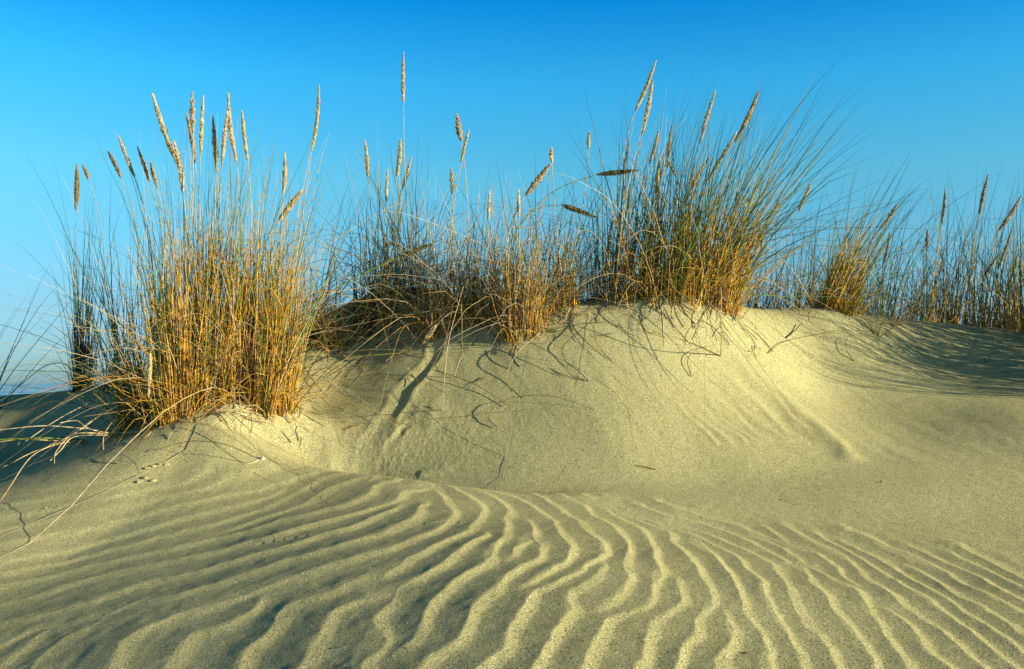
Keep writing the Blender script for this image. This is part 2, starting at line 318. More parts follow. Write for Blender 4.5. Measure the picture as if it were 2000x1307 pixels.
# key, (px, py or None, Y or None), spread, height, n_leaf, n_stem, n_arch, lean(x,y), fan, palette, heads, label
CL = [
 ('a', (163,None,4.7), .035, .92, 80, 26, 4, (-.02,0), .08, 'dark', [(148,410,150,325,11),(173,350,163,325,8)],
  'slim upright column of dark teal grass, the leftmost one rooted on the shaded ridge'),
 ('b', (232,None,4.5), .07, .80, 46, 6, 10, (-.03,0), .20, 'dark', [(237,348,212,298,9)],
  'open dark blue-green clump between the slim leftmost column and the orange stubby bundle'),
 ('c', (262,838,None), .04, .86, 70, 14, 12, (-.18,0), .16, 'teal', [(263,347,233,270,9),(292,355,270,292,10),(308,368,295,320,8)],
  'clump leaning left from a short orange bundle of stalks on the sandy rim'),
 ('d', (352,812,None), .062, .92, 250, 120, 34, (-.02,0), .13, 'gold', [(352,330,299,187,11),(357,375,341,280,12),(381,320,364,223,11),(377,262,376,182,12)],
  'left third of the tall golden thicket, bearing the longest left-leaning seed head'),
 ('e', (428,785,None), .075, .93, 290, 130, 30, (.0,0), .12, 'gold', [(392,300,397,192,9),(424,335,416,230,11),(434,318,444,222,11),(462,315,446,187,10),(484,315,473,222,10),(403,535,416,495,11)],
  'tall golden middle of the thicket, with a row of five upright seed heads'),
 ('f', (520,784,None), .055, .86, 240, 105, 30, (.06,0), .15, 'gold', [(608,296,623,172,10),(553,380,556,302,11),(545,430,588,374,13)],
  'golden right end of the thicket, with one tall lone seed head to its right'),
 ('g', (575,None,4.3), .10, .74, 60, 14, 55, (.05,0), .35, 'dry', [],
  'tangle of arching dead blades just right of the golden thicket'),
 ('h', (645,688,None), .03, .42, 26, 26, 22, (.0,0), .25, 'straw', [],
  'short golden tuft standing alone in the dark hollow right of the thicket'),
 ('i', (728,655,None), .05, .78, 90, 16, 30, (-.0,0), .17, 'mixed', [(719,345,713,278,8),(755,395,757,335,7)],
  'thin mixed clump with one dark narrow seed head above the dark hollow'),
 ('j', (790,None,4.42), .07, .76, 105, 14, 34, (.0,0), .16, 'mixed', [(788,202,788,106,8),(775,345,782,275,9),(786,368,803,308,8)],
  'thin clump carrying the single highest seed head in the middle of the sky'),
 ('k', (878,640,None), .08, .62, 120, 40, 60, (-.02,0), .22, 'straw', [(901,275,893,227,14),(901,318,915,258,8),(883,380,881,333,9)],
  'rusty low tangle under the short fat club-shaped seed head'),
 ('l', (957,628,None), .07, .60, 120, 46, 50, (.03,0), .19, 'straw', [(954,430,956,375,7)],
  'bushy straw-coloured clump left of the golden bundle at the end of the dark hollow'),
 ('m', (1022,652,None), .05, .62, 110, 48, 34, (.05,0), .18, 'straw', [(1014,425,1013,375,8),(1027,382,1073,323,13)],
  'golden bundle at the foot of the crest under the dark seed head bent right'),
 ('n', (1082,606,None), .06, .66, 95, 26, 34, (.05,0), .2, 'mixed', [(1078,318,1077,292,8),(1150,292,1151,260,8)],
  'green and straw clump left of the bare sand crest with two tiny seed heads'),
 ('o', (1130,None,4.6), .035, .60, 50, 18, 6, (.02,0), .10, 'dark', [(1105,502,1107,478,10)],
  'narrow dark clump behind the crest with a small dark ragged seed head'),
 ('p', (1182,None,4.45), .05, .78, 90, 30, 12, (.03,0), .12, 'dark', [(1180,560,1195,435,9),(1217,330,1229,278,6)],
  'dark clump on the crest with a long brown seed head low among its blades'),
 ('q', (1235,588,None), .07, .92, 120, 26, 22, (.06,0), .13, 'mixed', [(1241,217,1280,122,11),(1254,262,1274,160,10)],
  'clump carrying the two highest seed heads close together right of centre'),
 ('r', (1292,582,None), .06, .80, 170, 50, 24, (.07,0), .15, 'green', [(1268,320,1286,258,9),(1304,328,1312,247,9),(1322,347,1305,315,7),(1283,400,1289,313,8)],
  'dense green clump on the crest with four medium seed heads, one broken at its tip'),
 ('s', (1342,580,None), .055, .84, 180, 64, 22, (.13,0), .15, 'olive', [(1367,280,1396,181,10),(1346,380,1384,310,9)],
  'green clump with an amber foot, its tallest seed head standing alone below open sky'),
 ('t', (1392,590,None), .055, 1.0, 240, 70, 22, (.36,0), .19, 'olive', [(1436,277,1481,182,11),(1384,350,1436,262,11)],
  'big wind-swept clump arching far to the right with a pair of overlapping dark seed heads'),
 ('u', (1458,None,4.65), .09, .44, 60, 0, 22, (.12,0), .28, 'mixed', [(1488,487,1489,462,6)],
  'sparse low grass just right of the big wind-swept clump'),
 ('v', (1518,None,4.85), .09, .56, 70, 8, 16, (.10,0), .2, 'green', [(1560,413,1583,361,8)],
  'sparse grass behind the sand saddle with a small dark seed head leaning right'),
 ('w', (1575,None,4.8), .06, .52, 70, 14, 12, (.12,0), .2, 'green', [],
  'green tuft touching the left side of the amber leaning clump'),
 ('x', (1630,608,None), .05, .62, 110, 60, 14, (.34,0), .17, 'olive', [(1720,448,1752,400,9)],
  'amber-footed clump leaning strongly right on the right-hand crest'),
 ('y', (1690,None,4.95), .07, .58, 75, 14, 12, (.14,0), .2, 'green', [(1726,515,1737,457,7)],
  'thin green clump right of the amber leaning one, with a narrow upright seed head'),
 ('z', (1757,None,5.0), .08, .56, 75, 10, 10, (.10,0), .2, 'green', [(1810,490,1811,450,6)],
  'thin green grass behind the right-hand crest with the smallest upright seed head'),
 ('A', (1822,None,5.0), .07, .62, 95, 26, 10, (.08,0), .17, 'green', [(1839,437,1846,373,7)],
  'clump with one slim upright seed head and a yellowish foot near the right edge'),
 ('B', (1885,None,5.05), .07, .72, 95, 12, 10, (.06,0), .17, 'green', [(1913,417,1929,344,8)],
  'clump bearing the highest seed head near the right edge'),
 ('D', (1942,None,5.0), .06, .60, 100, 12, 8, (.10,0), .2, 'green', [(1949,525,1976,449,8),(1922,540,1950,497,7)],
  'clump with two slanted pinkish-brown seed heads near the right edge'),
 ('E', (1995,None,4.9), .06, .68, 110, 14, 10, (.10,0), .2, 'green', [(1952,450,1993,386,9),(1975,545,1987,500,7)],
  'dense clump cut by the right edge of the picture'),
 ('G', (2085,None,4.5), .14, .70, 260, 30, 10, (.05,0), .2, 'green', [], 'thick clump just outside the right edge of the picture'),
 ('H', (2230,None,4.1), .15, .62, 420, 30, 10, (.05,0), .2, 'green', [], 'thick clump well to the right of the picture, casting shade on the slope'),
 ('I', (2420,None,3.75), .12, .62, 170, 30, 10, (.05,0), .2, 'green', [], 'thick clump farthest to the right, outside the picture'),
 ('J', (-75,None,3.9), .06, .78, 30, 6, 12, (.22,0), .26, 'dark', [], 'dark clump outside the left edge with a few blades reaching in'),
]
for c in CL:
    px, py, Y = c[1]
    p = hit(px, py) if py is not None else np.array([(px - 1000) / F * Y / (cP + .02 * 0) , Y, 0])
    if py is None:
        p[0] = at(px, 620, Y)[0]; p[2] = float(base_h(np.array([p[0]]), np.array([Y]))[0])
    c[1:2]
    MOUNDS.append((p[0], p[1], (.022 if c[2] > .06 else .014) if px > 560 else .005, c[2] * 1.5 + .03))
    EDGE.append(p)

def full_h(x, y):
    x = np.asarray(x, float); y = np.asarray(y, float)
    return base_h(x, y) + mounds(x, y) + relief(x, y)

RIDW = []
for r in RID:
    q = catmull(r, 2)
    RIDW.append(hits([(X / 3.268, 907 + Yv / 3.268) for X, Yv in q])[:, :2])

# ------------------------------------------------------------------ materials
def nodes(name):
    m = bpy.data.materials.new(name); m.use_nodes = True
    nt = m.node_tree; nt.nodes.clear()
    return m, nt, nt.nodes.new, nt.links.new

def sand_material():
    m, nt, N, L = nodes('sand')
    out = N('ShaderNodeOutputMaterial'); b = N('ShaderNodeBsdfPrincipled'); L(b.outputs[0], out.inputs[0])
    tc = N('ShaderNodeTexCoord')
    big = N('ShaderNodeTexNoise'); big.inputs['Scale'].default_value = 1.3; big.inputs['Detail'].default_value = 5
    grain = N('ShaderNodeTexNoise'); grain.inputs['Scale'].default_value = 330; grain.inputs['Detail'].default_value = 3; grain.inputs['Roughness'].default_value = .8
    speck = N('ShaderNodeTexVoronoi'); speck.inputs['Scale'].default_value = 420
    for n in (big, grain, speck): L(tc.outputs['Object'], n.inputs['Vector'])
    r1 = N('ShaderNodeValToRGB'); e = r1.color_ramp.elements
    e[0].position = .32; e[0].color = (.26,.24,.105,1); e[1].position = .68; e[1].color = (.70,.645,.33,1)
    L(grain.outputs['Fac'], r1.inputs[0])
    r2 = N('ShaderNodeValToRGB'); e = r2.color_ramp.elements
    e[0].position = .3; e[0].color = (.84,.85,.82,1); e[1].position = .7; e[1].color = (1,1,1,1)
    L(big.outputs['Fac'], r2.inputs[0])
    mx = N('ShaderNodeMix'); mx.data_type = 'RGBA'; mx.blend_type = 'MULTIPLY'; mx.inputs[0].default_value = 1
    L(r1.outputs[0], mx.inputs[6]); L(r2.outputs[0], mx.inputs[7])
    # dark and pale mineral grains
    sep = N('ShaderNodeSeparateColor'); L(speck.outputs['Color'], sep.inputs[0])
    lt = N('ShaderNodeMath'); lt.operation = 'LESS_THAN'; lt.inputs[1].default_value = .07; L(sep.outputs[0], lt.inputs[0])
    gt = N('ShaderNodeMath'); gt.operation = 'GREATER_THAN'; gt.inputs[1].default_value = .975; L(sep.outputs[1], gt.inputs[0])
    m2 = N('ShaderNodeMix'); m2.data_type = 'RGBA'; L(lt.outputs[0], m2.inputs[0]); L(mx.outputs[2], m2.inputs[6]); m2.inputs[7].default_value = (.10,.08,.05,1)
    m3 = N('ShaderNodeMix'); m3.data_type = 'RGBA'; L(gt.outputs[0], m3.inputs[0]); L(m2.outputs[2], m3.inputs[6]); m3.inputs[7].default_value = (.85,.80,.65,1)
    L(m3.outputs[2], b.inputs['Base Color'])
    b.inputs['Roughness'].default_value = .95; b.inputs['Specular IOR Level'].default_value = .15
    bp = N('ShaderNodeBump'); bp.inputs['Strength'].default_value = .55; bp.inputs['Distance'].default_value = .003
    L(grain.outputs['Fac'], bp.inputs['Height'])
    fine = N('ShaderNodeTexNoise'); fine.inputs['Scale'].default_value = 120; fine.inputs['Detail'].default_value = 4; L(tc.outputs['Object'], fine.inputs['Vector'])
    bp2 = N('ShaderNodeBump'); bp2.inputs['Strength'].default_value = .30; bp2.inputs['Distance'].default_value = .004
    L(fine.outputs['Fac'], bp2.inputs['Height']); L(bp.outputs[0], bp2.inputs['Normal']); L(bp2.outputs[0], b.inputs['Normal'])
    return m

def plant_material(name, transl=.3, rough=.55, noise=True):
    m, nt, N, L = nodes(name)
    out = N('ShaderNodeOutputMaterial'); b = N('ShaderNodeBsdfPrincipled'); t = N('ShaderNodeBsdfTranslucent'); mix = N('ShaderNodeMixShader')
    mix.inputs[0].default_value = transl
    at_ = N('ShaderNodeAttribute'); at_.attribute_name = 'tint'
    tc = N('ShaderNodeTexCoord'); nz = N('ShaderNodeTexNoise'); nz.inputs['Scale'].default_value = 60; nz.inputs['Detail'].default_value = 3
    L(tc.outputs['Object'], nz.inputs['Vector'])
    rp = N('ShaderNodeValToRGB'); e = rp.color_ramp.elements
    e[0].position = .3; e[0].color = (.62,.60,.56,1); e[1].position = .65; e[1].color = (1.12,1.1,1.05,1); L(nz.outputs['Fac'], rp.inputs[0])
    mx = N('ShaderNodeMix'); mx.data_type = 'RGBA'; mx.blend_type = 'MULTIPLY'; mx.inputs[0].default_value = 1
    L(at_.outputs['Color'], mx.inputs[6]); L(rp.outputs[0], mx.inputs[7])
    L(mx.outputs[2], b.inputs['Base Color']); L(mx.outputs[2], t.inputs['Color'])
    b.inputs['Roughness'].default_value = rough; b.inputs['Specular IOR Level'].default_value = .35
    L(b.outputs[0], mix.inputs[1]); L(t.outputs[0], mix.inputs[2]); L(mix.outputs[0], out.inputs[0])
    return m

def sea_material():
    m, nt, N, L = nodes('sea_water')
    out = N('ShaderNodeOutputMaterial'); b = N('ShaderNodeBsdfPrincipled'); L(b.outputs[0], out.inputs[0])
    tc = N('ShaderNodeTexCoord'); mp = N('ShaderNodeMapping'); mp.inputs['Scale'].default_value = (.0025,.02,.02); L(tc.outputs['Object'], mp.inputs[0])
    nz = N('ShaderNodeTexNoise'); nz.inputs['Scale'].default_value = 1; nz.inputs['Detail'].default_value = 6; L(mp.outputs[0], nz.inputs['Vector'])
    rp = N('ShaderNodeValToRGB'); e = rp.color_ramp.elements
    e[0].position = .47; e[0].color = (.10,.27,.36,1); e[1].position = .60; e[1].color = (.75,.80,.80,1); L(nz.outputs['Fac'], rp.inputs[0])
    L(rp.outputs[0], b.inputs['Base Color']); b.inputs['Roughness'].default_value = .35
    w = N('ShaderNodeTexNoise'); w.inputs['Scale'].default_value = .8; w.inputs['Detail'].default_value = 4; L(tc.outputs['Object'], w.inputs['Vector'])
    bp = N('ShaderNodeBump'); bp.inputs['Strength'].default_value = .5; bp.inputs['Distance'].default_value = .4; L(w.outputs['Fac'], bp.inputs['Height']); L(bp.outputs[0], b.inputs['Normal'])
    return m

M_SAND = sand_material(); M_LEAF = plant_material('grass_leaf', .32); M_STRAW = plant_material('dry_straw', .25, .6); M_HEAD = plant_material('seed_husk', .12, .8); M_SEA = sea_material()

# ------------------------------------------------------------------ the sand sheet: a polar lattice, fine where the photo looks
def build_ground():
    h = math.radians(29.5)
    a_in = np.linspace(-h, h, 1180)
    a_l = -h - np.cumsum(np.geomspace(.0012, .16, 34)); a_l = a_l[a_l > -math.pi + .04]
    ang = np.concatenate([[-math.pi], a_l[::-1], a_in, -a_l, [math.pi]])
    r = [np.linspace(.2, 1.5, 60, endpoint=False), np.arange(1.5, 5.2, .0062)]
    rr = 5.2; far = []
    st = .0075
    while rr < 4000: far.append(rr); rr += st; st = min(st * 1.07, rr * .12)
    r = np.concatenate(r + [np.array(far)])
    Aa, Rr = np.meshgrid(ang, r)
    X = Rr * np.sin(Aa); Y = Rr * np.cos(Aa)
    Z = base_h(X, Y) + mounds(X, Y) + relief(X, Y)
    # ripples are computed on every other row and column, then blended up
    i0, i1 = np.searchsorted(r, .9), np.searchsorted(r, 4.1)
    rows = np.arange(i0, i1); cols = np.where(np.abs(ang) < math.radians(44))[0]
    xs, ys = X[np.ix_(rows, cols[::2])], Y[np.ix_(rows, cols[::2])]
    g = ripples(xs, ys)
    gu = np.apply_along_axis(lambda v: np.interp(cols, cols[::2], v), 1, g)
    xx, yy = X[np.ix_(rows, cols)], Y[np.ix_(rows, cols)]
    d = seg_dist(xx, yy, rim, True)
    gu *= 1 - smoothstep(-.05, .03 , d) * (1 - smoothstep(.4, .9, xx) )
    gu *= 1 - smoothstep(3.3, 3.7, yy)
    # fade to smooth sand in the calm patch right of centre
    Z[np.ix_(rows, cols)] += gu
    lump = .0005 * vnoise(X * 40, Y * 40) * (Rr < 6) + .003 * vnoise(X * 5 + 3, Y * 5) * (Rr < 6)
    Z += lump + EYE
    nr, na = X.shape
    idx = np.arange(nr * na).reshape(nr, na)
    q = np.stack([idx[:-1, :-1], idx[1:, :-1], idx[1:, 1:], idx[:-1, 1:]], -1).reshape(-1, 4)[:, ::-1]
    V = np.stack([X, Y, Z], -1).reshape(-1, 3)
    o = mesh_obj('ground', V, q, M_SAND)
    tag(o, kind='structure')
    return o
ground = build_ground()
sea_r = 30000
sv = [(0, 0, 0)] + [(sea_r * math.cos(t), sea_r * math.sin(t), 0) for t in np.linspace(0, 2 * math.pi, 97)[:-1]]
sf = [(0, i + 1, (i + 1) % 96 + 1) for i in range(96)]
water = mesh_obj('sea', sv, sf, M_SEA, smooth=False); tag(water, kind='structure')

def gz(x, y):
    return full_h(np.atleast_1d(x), np.atleast_1d(y))

# ------------------------------------------------------------------ grass
PAL = {  # leaf: list of (weight, base colour, tip colour)
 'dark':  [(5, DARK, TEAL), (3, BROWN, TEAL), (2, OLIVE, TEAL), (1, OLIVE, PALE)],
 'green': [(4, GOLD, TEAL), (4, OLIVE, TEAL), (3, GREEN, TEAL), (2, STRAW, PALE)],
 'teal':  [(6, OLIVE, TEAL), (4, GREEN, TEAL), (2, BROWN, TEAL), (2, STRAW, PALE)],
 'gold':  [(5, GOLD, OLIVE), (3, ORNG, GOLD), (3, GOLD, GREEN), (3, GREEN, TEAL), (3, STRAW, PALE)],
 'olive': [(5, GOLD, TEAL), (3, GREEN, TEAL), (3, OLIVE, TEAL), (2, ORNG, OLIVE)],
 'straw': [(5, GOLD, STRAW), (3, ORNG, GOLD), (3, STRAW, PALE), (3, OLIVE, TEAL)],
 'mixed': [(3, BROWN, STRAW), (4, GOLD, TEAL), (4, OLIVE, TEAL), (3, DARK, TEAL), (2, STRAW, PALE)],
 'dry':   [(3, BROWN, STRAW), (1, DARK, BROWN), (4, GOLD, STRAW), (3, ORNG, STRAW), (1, GREEN, TEAL)],
}
def colours(pal, n, K, s):
    W = np.array([p[0] for p in pal], float); k = rng.choice(len(pal), n, p=W / W.sum())
    a = np.array([p[1] for p in pal])[k][:, None, :]; b = np.array([p[2] for p in pal])[k][:, None, :]
    mid = rng.uniform(.25, .7, n)[:, None, None]
    t = np.clip((s[None, :, None] - mid) / .35 + .5, 0, 1)
    return (a * (1 - t) + b * t) * rng.uniform(.75, 1.2, n)[:, None, None]

def blades(P0, n, spread, L, lean, fan, bend, droop, rad, K, pal, sides=3, straight=False):
    """curved tapering blades growing from a patch round P0"""
    s = np.linspace(0, 1, K)
    th = rng.uniform(0, 2 * math.pi, n); rr = spread * np.sqrt(rng.random(n))
    bx = P0[0] + rr * np.cos(th); by = P0[1] + rr * np.sin(th) * .8
    bz = gz(bx, by) - .012
    out = np.stack([np.cos(th), np.sin(th)], -1) * (rr / spread)[:, None]
    tilt = rng.normal(0, fan, (n, 2)) * np.where(rng.random((n, 1)) < .15, 2.2, 1) + out * fan * .25 + np.array(lean) * rng.uniform(.5, 1.4, n)[:, None]
    tl = np.linalg.norm(tilt, axis=1, keepdims=True); tilt *= np.minimum(1, .75 / (tl + 1e-6))
    u = np.concatenate([tilt, np.ones((n, 1))], 1); u /= np.linalg.norm(u, axis=1, keepdims=True)
    hz = tilt * rng.uniform(.3, 1.3, n)[:, None] * bend + rng.normal(0, .05 * bend + .01, (n, 2))
    hz += np.array([.05, 0]) * bend * rng.random(n)[:, None]
    cv = np.concatenate([hz, -droop * rng.uniform(.3, 1.6, n)[:, None] * (np.linalg.norm(hz, axis=1, keepdims=True) + .03)], 1)
    Ls = L * (.34 + .66 * rng.beta(1.7, 1.5, n))
    P = np.stack([bx, by, bz], -1)[:, None, :] + Ls[:, None, None] * (s[None, :, None] * u[:, None, :] + (s ** 2.2)[None, :, None] * cv[:, None, :])
    # slight kinks so no two lines run perfectly smooth
    P[:, 2:, :] += np.cumsum(rng.normal(0, .0034, (n, K - 2, 3)), 1)
    kk = rng.random(n) < .12; kp = rng.integers(2, K - 1, n)   # a few blades are snapped over
    kv = rng.normal(0, .35, (n, 2)) * Ls[:, None]
    for j in np.where(kk)[0]:
        f = (s[kp[j]:] - s[kp[j] - 1])[:, None]
        P[j, kp[j]:, :2] += kv[j] * f; P[j, kp[j]:, 2] -= abs(kv[j]).sum() * .9 * f[:, 0]
    R = rad * rng.uniform(.55, 1.5, n)[:, None] * (1 - .9 * s[None, :] ** 1.8)
    lo = gz(P[:, :, 0].ravel(), P[:, :, 1].ravel()).reshape(n, K) + .004
    P[:, 1:, 2] = np.maximum(P[:, 1:, 2], lo[:, 1:])
    return P, R, colours(pal, n, K, s)

def merge(parts):
    V, Q, Cc, o = [], [], [], 0
    for v, q, c in parts:
        V.append(v); Q.append(q + o); Cc.append(c); o += len(v)
    return np.vstack(V), np.vstack(Q), np.vstack(Cc)

UP = np.array([0, 0, EYE])
def stalk_path(P0, H0, hd, K=12):
    Ls = np.linalg.norm(H0 - P0)
    Cn = H0 - hd * Ls * .45
    t = np.linspace(0, 1, K)[:, None]
    return P0 * (1 - t) ** 2 + 2 * Cn * t * (1 - t) + H0 * t * t

def head_mesh(axis, rad, tone, ragged=0.0):
    """dense spike-like panicle: a core plus overlapping pointed spikelets"""
    K = len(axis); L = np.linalg.norm(np.diff(axis, axis=0), axis=1).sum()
    s = np.linspace(0, 1, K)
    prof = np.clip(np.sin(np.clip(s * .93 + .05, 0, 1) ** rng.uniform(.66, .9) * math.pi), .05, 1) ** rng.uniform(.5, .8)
    core = tubes(axis[None], (rad * .72 * prof)[None], np.broadcast_to(np.array(tone) * .8, (1, K, 3)), 6)
    n = int(110 + 1500 * L)
    pw = rng.uniform(.62, .9); thin = rng.random() < .3
    t = np.sort(rng.random(n)) ** .95
    if thin: t = t[(np.abs(t - rng.uniform(.2, .8)) > .05)]; n = len(t)
    ph = rng.uniform(0, 2 * math.pi, n)
    ax = np.stack([np.interp(t, s, axis[:, i]) for i in range(3)], -1)
    T = np.gradient(axis, axis=0); T /= np.linalg.norm(T, axis=1, keepdims=True)
    tt = np.stack([np.interp(t, s, T[:, i]) for i in range(3)], -1)
    ref = np.array([.3, .9, .1]); b1 = np.cross(tt, ref); b1 /= np.linalg.norm(b1, axis=1, keepdims=True); b2 = np.cross(tt, b1)
    rd = np.cos(ph)[:, None] * b1 + np.sin(ph)[:, None] * b2
    pr = np.interp(t, s, prof)
    lump = 1 + ragged * np.sin(t * 26 + 1)
    w0 = ax + rd * (rad * .35 * pr * lump)[:, None]
    tip = ax + rd * (rad * (1.0 * pr * lump) * rng.uniform(.82, 1.08, n))[:, None] + tt * (rng.uniform(.009, .014, n))[:, None]
    P = np.stack([w0, w0 * .5 + tip * .5 + rd * .0006, tip], 1)
    R = np.stack([np.full(n, .0006), np.full(n, .0014), np.full(n, .0003)], 1) * (rad / .009) ** .5
    cc = np.array(tone)[None, :] * rng.uniform(.7, 1.35, n)[:, None]
    cc = np.stack([cc * .8, cc, cc * 1.15], 1)
    return merge([core, tubes(P, R, cc, 3)])

def clump(i, c):
    key, pos, spread, H, nl, ns, na, lean, fan, palname, heads, label = c
    if pos[0] < 560: H *= 1.1
    spread *= 1.45 if pos[0] < 300 else 1.75; fan *= .58; nl = int(nl * .62); ns = int(ns * .8)
    thick = 1.0
    if pos[0] > 1440: H *= 1.22; nl = int(nl * .85); thick = 1.15
    if 580 < pos[0] < 1200: nl = int(nl * .66); ns = int(ns * .9); thick = 1.2
    if 1200 < pos[0] < 1440: nl = int(nl * .68); thick = 1.2; ns = int(ns * .75)
    if pos[0] < 560: nl = int(nl * .85)
    P0 = EDGE[i].copy(); P0[2] = float(gz(P0[0], P0[1])[0])
    e = bpy.data.objects.new('marram_tussock', None); link(e)
    org = P0 + UP; e.location = org; e.empty_display_size = .1
    tag(e, label, 'grass clump', 'clumps of marram grass on the dune')
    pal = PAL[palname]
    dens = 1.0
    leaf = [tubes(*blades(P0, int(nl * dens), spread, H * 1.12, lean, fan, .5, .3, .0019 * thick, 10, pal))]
    leaf.append(tubes(*blades(P0, int(nl * .28), spread, H * .72, lean, fan * 1.5, .9, .6, .0017, 9, pal)))
    v, q, cc = merge(leaf)
    mesh_obj('leaf_blades', v + UP, q, M_LEAF, e, cc, origin=org)
    sc = {'dark': [(3, DARK, DARK), (2, BROWN, DARK)], 'gold': [(5, GOLD, GOLD), (4, ORNG, GOLD), (3, STRAW, STRAW)],
          'straw': [(4, GOLD, STRAW), (4, ORNG, GOLD), (2, STRAW, STRAW)], 'dry': [(3, BROWN, STRAW), (3, ORNG, GOLD)]}.get(palname, [(4, GOLD, OLIVE), (3, ORNG, GOLD), (2, BROWN, OLIVE)])
    if ns:
        st = [tubes(*blades(P0, int(ns * (1.6 if palname == 'gold' else 1.2)), spread * .95, H * .74, lean, fan * .55, .25, .15, .0021, 7, sc, 4)),
              tubes(*blades(P0, ns, spread * 1.1, H * .30, lean, fan * 1.8, .4, .3, .0017, 5, sc, 3)),
              tubes(*blades(P0, max(3, ns // 8), spread, H * .5, lean, fan * .4, .1, .05, .0034, 7, sc, 6))]
        v, q, cc = merge(st)
        mesh_obj('stems', v + UP, q, M_STRAW, e, cc, origin=org)
    if palname in ('gold', 'straw', 'dry', 'olive', 'mixed'):
        m = int((ns + na) * (1.2 if palname == 'gold' else .9)) + 10
        Pb, Rb, Cb = blades(P0, m, spread * 1.25, H * .30, (lean[0], 0), .48, 1.2, 1.0, .0013, 6, sc)
        up = rng.random(m) ** 1.3 * H * (.55 if palname == 'gold' else .30)
        up[: m // 4] = 0
        Pb = Pb + np.stack([up * lean[0], up * 0, up], -1)[:, None, :]
        v, q, cc = tubes(Pb, Rb, Cb)
        mesh_obj('broken_leaves', v + UP, q, M_STRAW, e, cc, origin=org)
    if na:
        dp = PAL['dry'] + [(3, STRAW, PALE)]
        na_ = int(na * 1.3)
        v, q, cc = merge([tubes(*blades(P0, na, spread * 1.1, min(H, .8) * 1.0, (lean[0] * .5, -.1), .42, 1.3, 1.5, .0014, 14, dp)),
                          tubes(*blades(P0, na_, spread * 1.2, min(H, .8) * 1.15, (lean[0] * .5 + .05, 0), .42, .9, .75, .0013, 12, [(3, DARK, TEAL), (3, BROWN, OLIVE), (2, STRAW, PALE)]))])
        mesh_obj('dead_blades', v + UP, q, M_STRAW, e, cc, origin=org)
    if palname != 'dark' and pos[0] > 0:
        m = 34 if P0[1] < 4.2 else 16
        th = rng.uniform(0, 6.283, m); rr = spread * rng.uniform(.5, 2.6, m)
        fx = P0[0] + rr * np.cos(th); fy = P0[1] + rr * np.sin(th) * .7; a_ = rng.uniform(0, 6.283, m); l_ = rng.uniform(.03, .14, m)
        tt = np.linspace(-.5, .5, 5); cu = rng.normal(0, .02, m)
        X_ = fx[:, None] + np.cos(a_)[:, None] * l_[:, None] * tt - np.sin(a_)[:, None] * cu[:, None] * (tt * tt * 4)
        Y_ = fy[:, None] + np.sin(a_)[:, None] * l_[:, None] * tt + np.cos(a_)[:, None] * cu[:, None] * (tt * tt * 4)
        Z_ = gz(X_.ravel(), Y_.ravel()).reshape(X_.shape) + .0015 + rng.uniform(0, .012, m)[:, None] * (tt + .5)
        v, q, cc = tubes(np.stack([X_, Y_, Z_], -1), np.full((m, 5), .0015) * rng.uniform(.6, 1.3, m)[:, None], colours([(3, STRAW, STRAW), (2, BROWN, BROWN), (2, PALE, PALE)], m, 5, tt + .5))
        mesh_obj('fallen_leaves', v + UP, q, M_STRAW, e, cc, origin=org)
    for (x0, y0, x1, y1, w) in heads:
        Yh = P0[1] + rng.uniform(-.05, .05)
        H0 = at(x0, y0, Yh); H1 = at(x1, y1, Yh + rng.uniform(-.02, .02))
        hd = (H1 - H0) / np.linalg.norm(H1 - H0)
        b = P0 + np.array([rng.uniform(-.5, .5) * spread, rng.uniform(-.5, .5) * spread, 0]); b[2] = float(gz(b[0], b[1])[0]) - .01
        pth = stalk_path(b, H0 + hd * .01, hd)
        dark = palname == 'dark'
        sc2 = np.linspace(0, 1, len(pth))[:, None]
        colr = (np.array(BROWN if dark else GOLD) * (1 - sc2) + np.array(PALE) * .8 * sc2)[None]
        v, q, cc = tubes(pth[None], np.linspace(.0024, .0015, len(pth))[None], colr, 5)
        so = mesh_obj('flower_stalk', v + UP, q, M_STRAW, e, cc, origin=org)
        t = np.linspace(0, 1, 12)[:, None]
        side = np.cross(hd, [0, 1, 0]); bow = rng.uniform(-.03, .03) * np.linalg.norm(H1 - H0)
        axis = H0 * (1 - t) + H1 * t + side * (np.sin(t * math.pi) * bow)
        rad = w / 2 / F * Yh * .98
        tone = (.60,.47,.23) if not dark else (.30,.20,.10)
        if pos[0] > 1500: tone = (.46,.34,.20)
        tone = np.array(tone) * rng.uniform(.72, 1.15) * np.array([1, rng.uniform(.93, 1.04), rng.uniform(.8, 1.25)])
        rad *= rng.uniform(.85, 1.15)
        rag = .38 if (x0, y0) in ((377,262),(883,380),(1105,502),(1078,318)) else rng.uniform(0, .16)
        v, q, cc = head_mesh(axis, rad, tone, rag)
        mesh_obj('seed_head', v + UP, q, M_HEAD, so, cc, origin=org)
    return e
for i, c in enumerate(CL): clump(i, c)

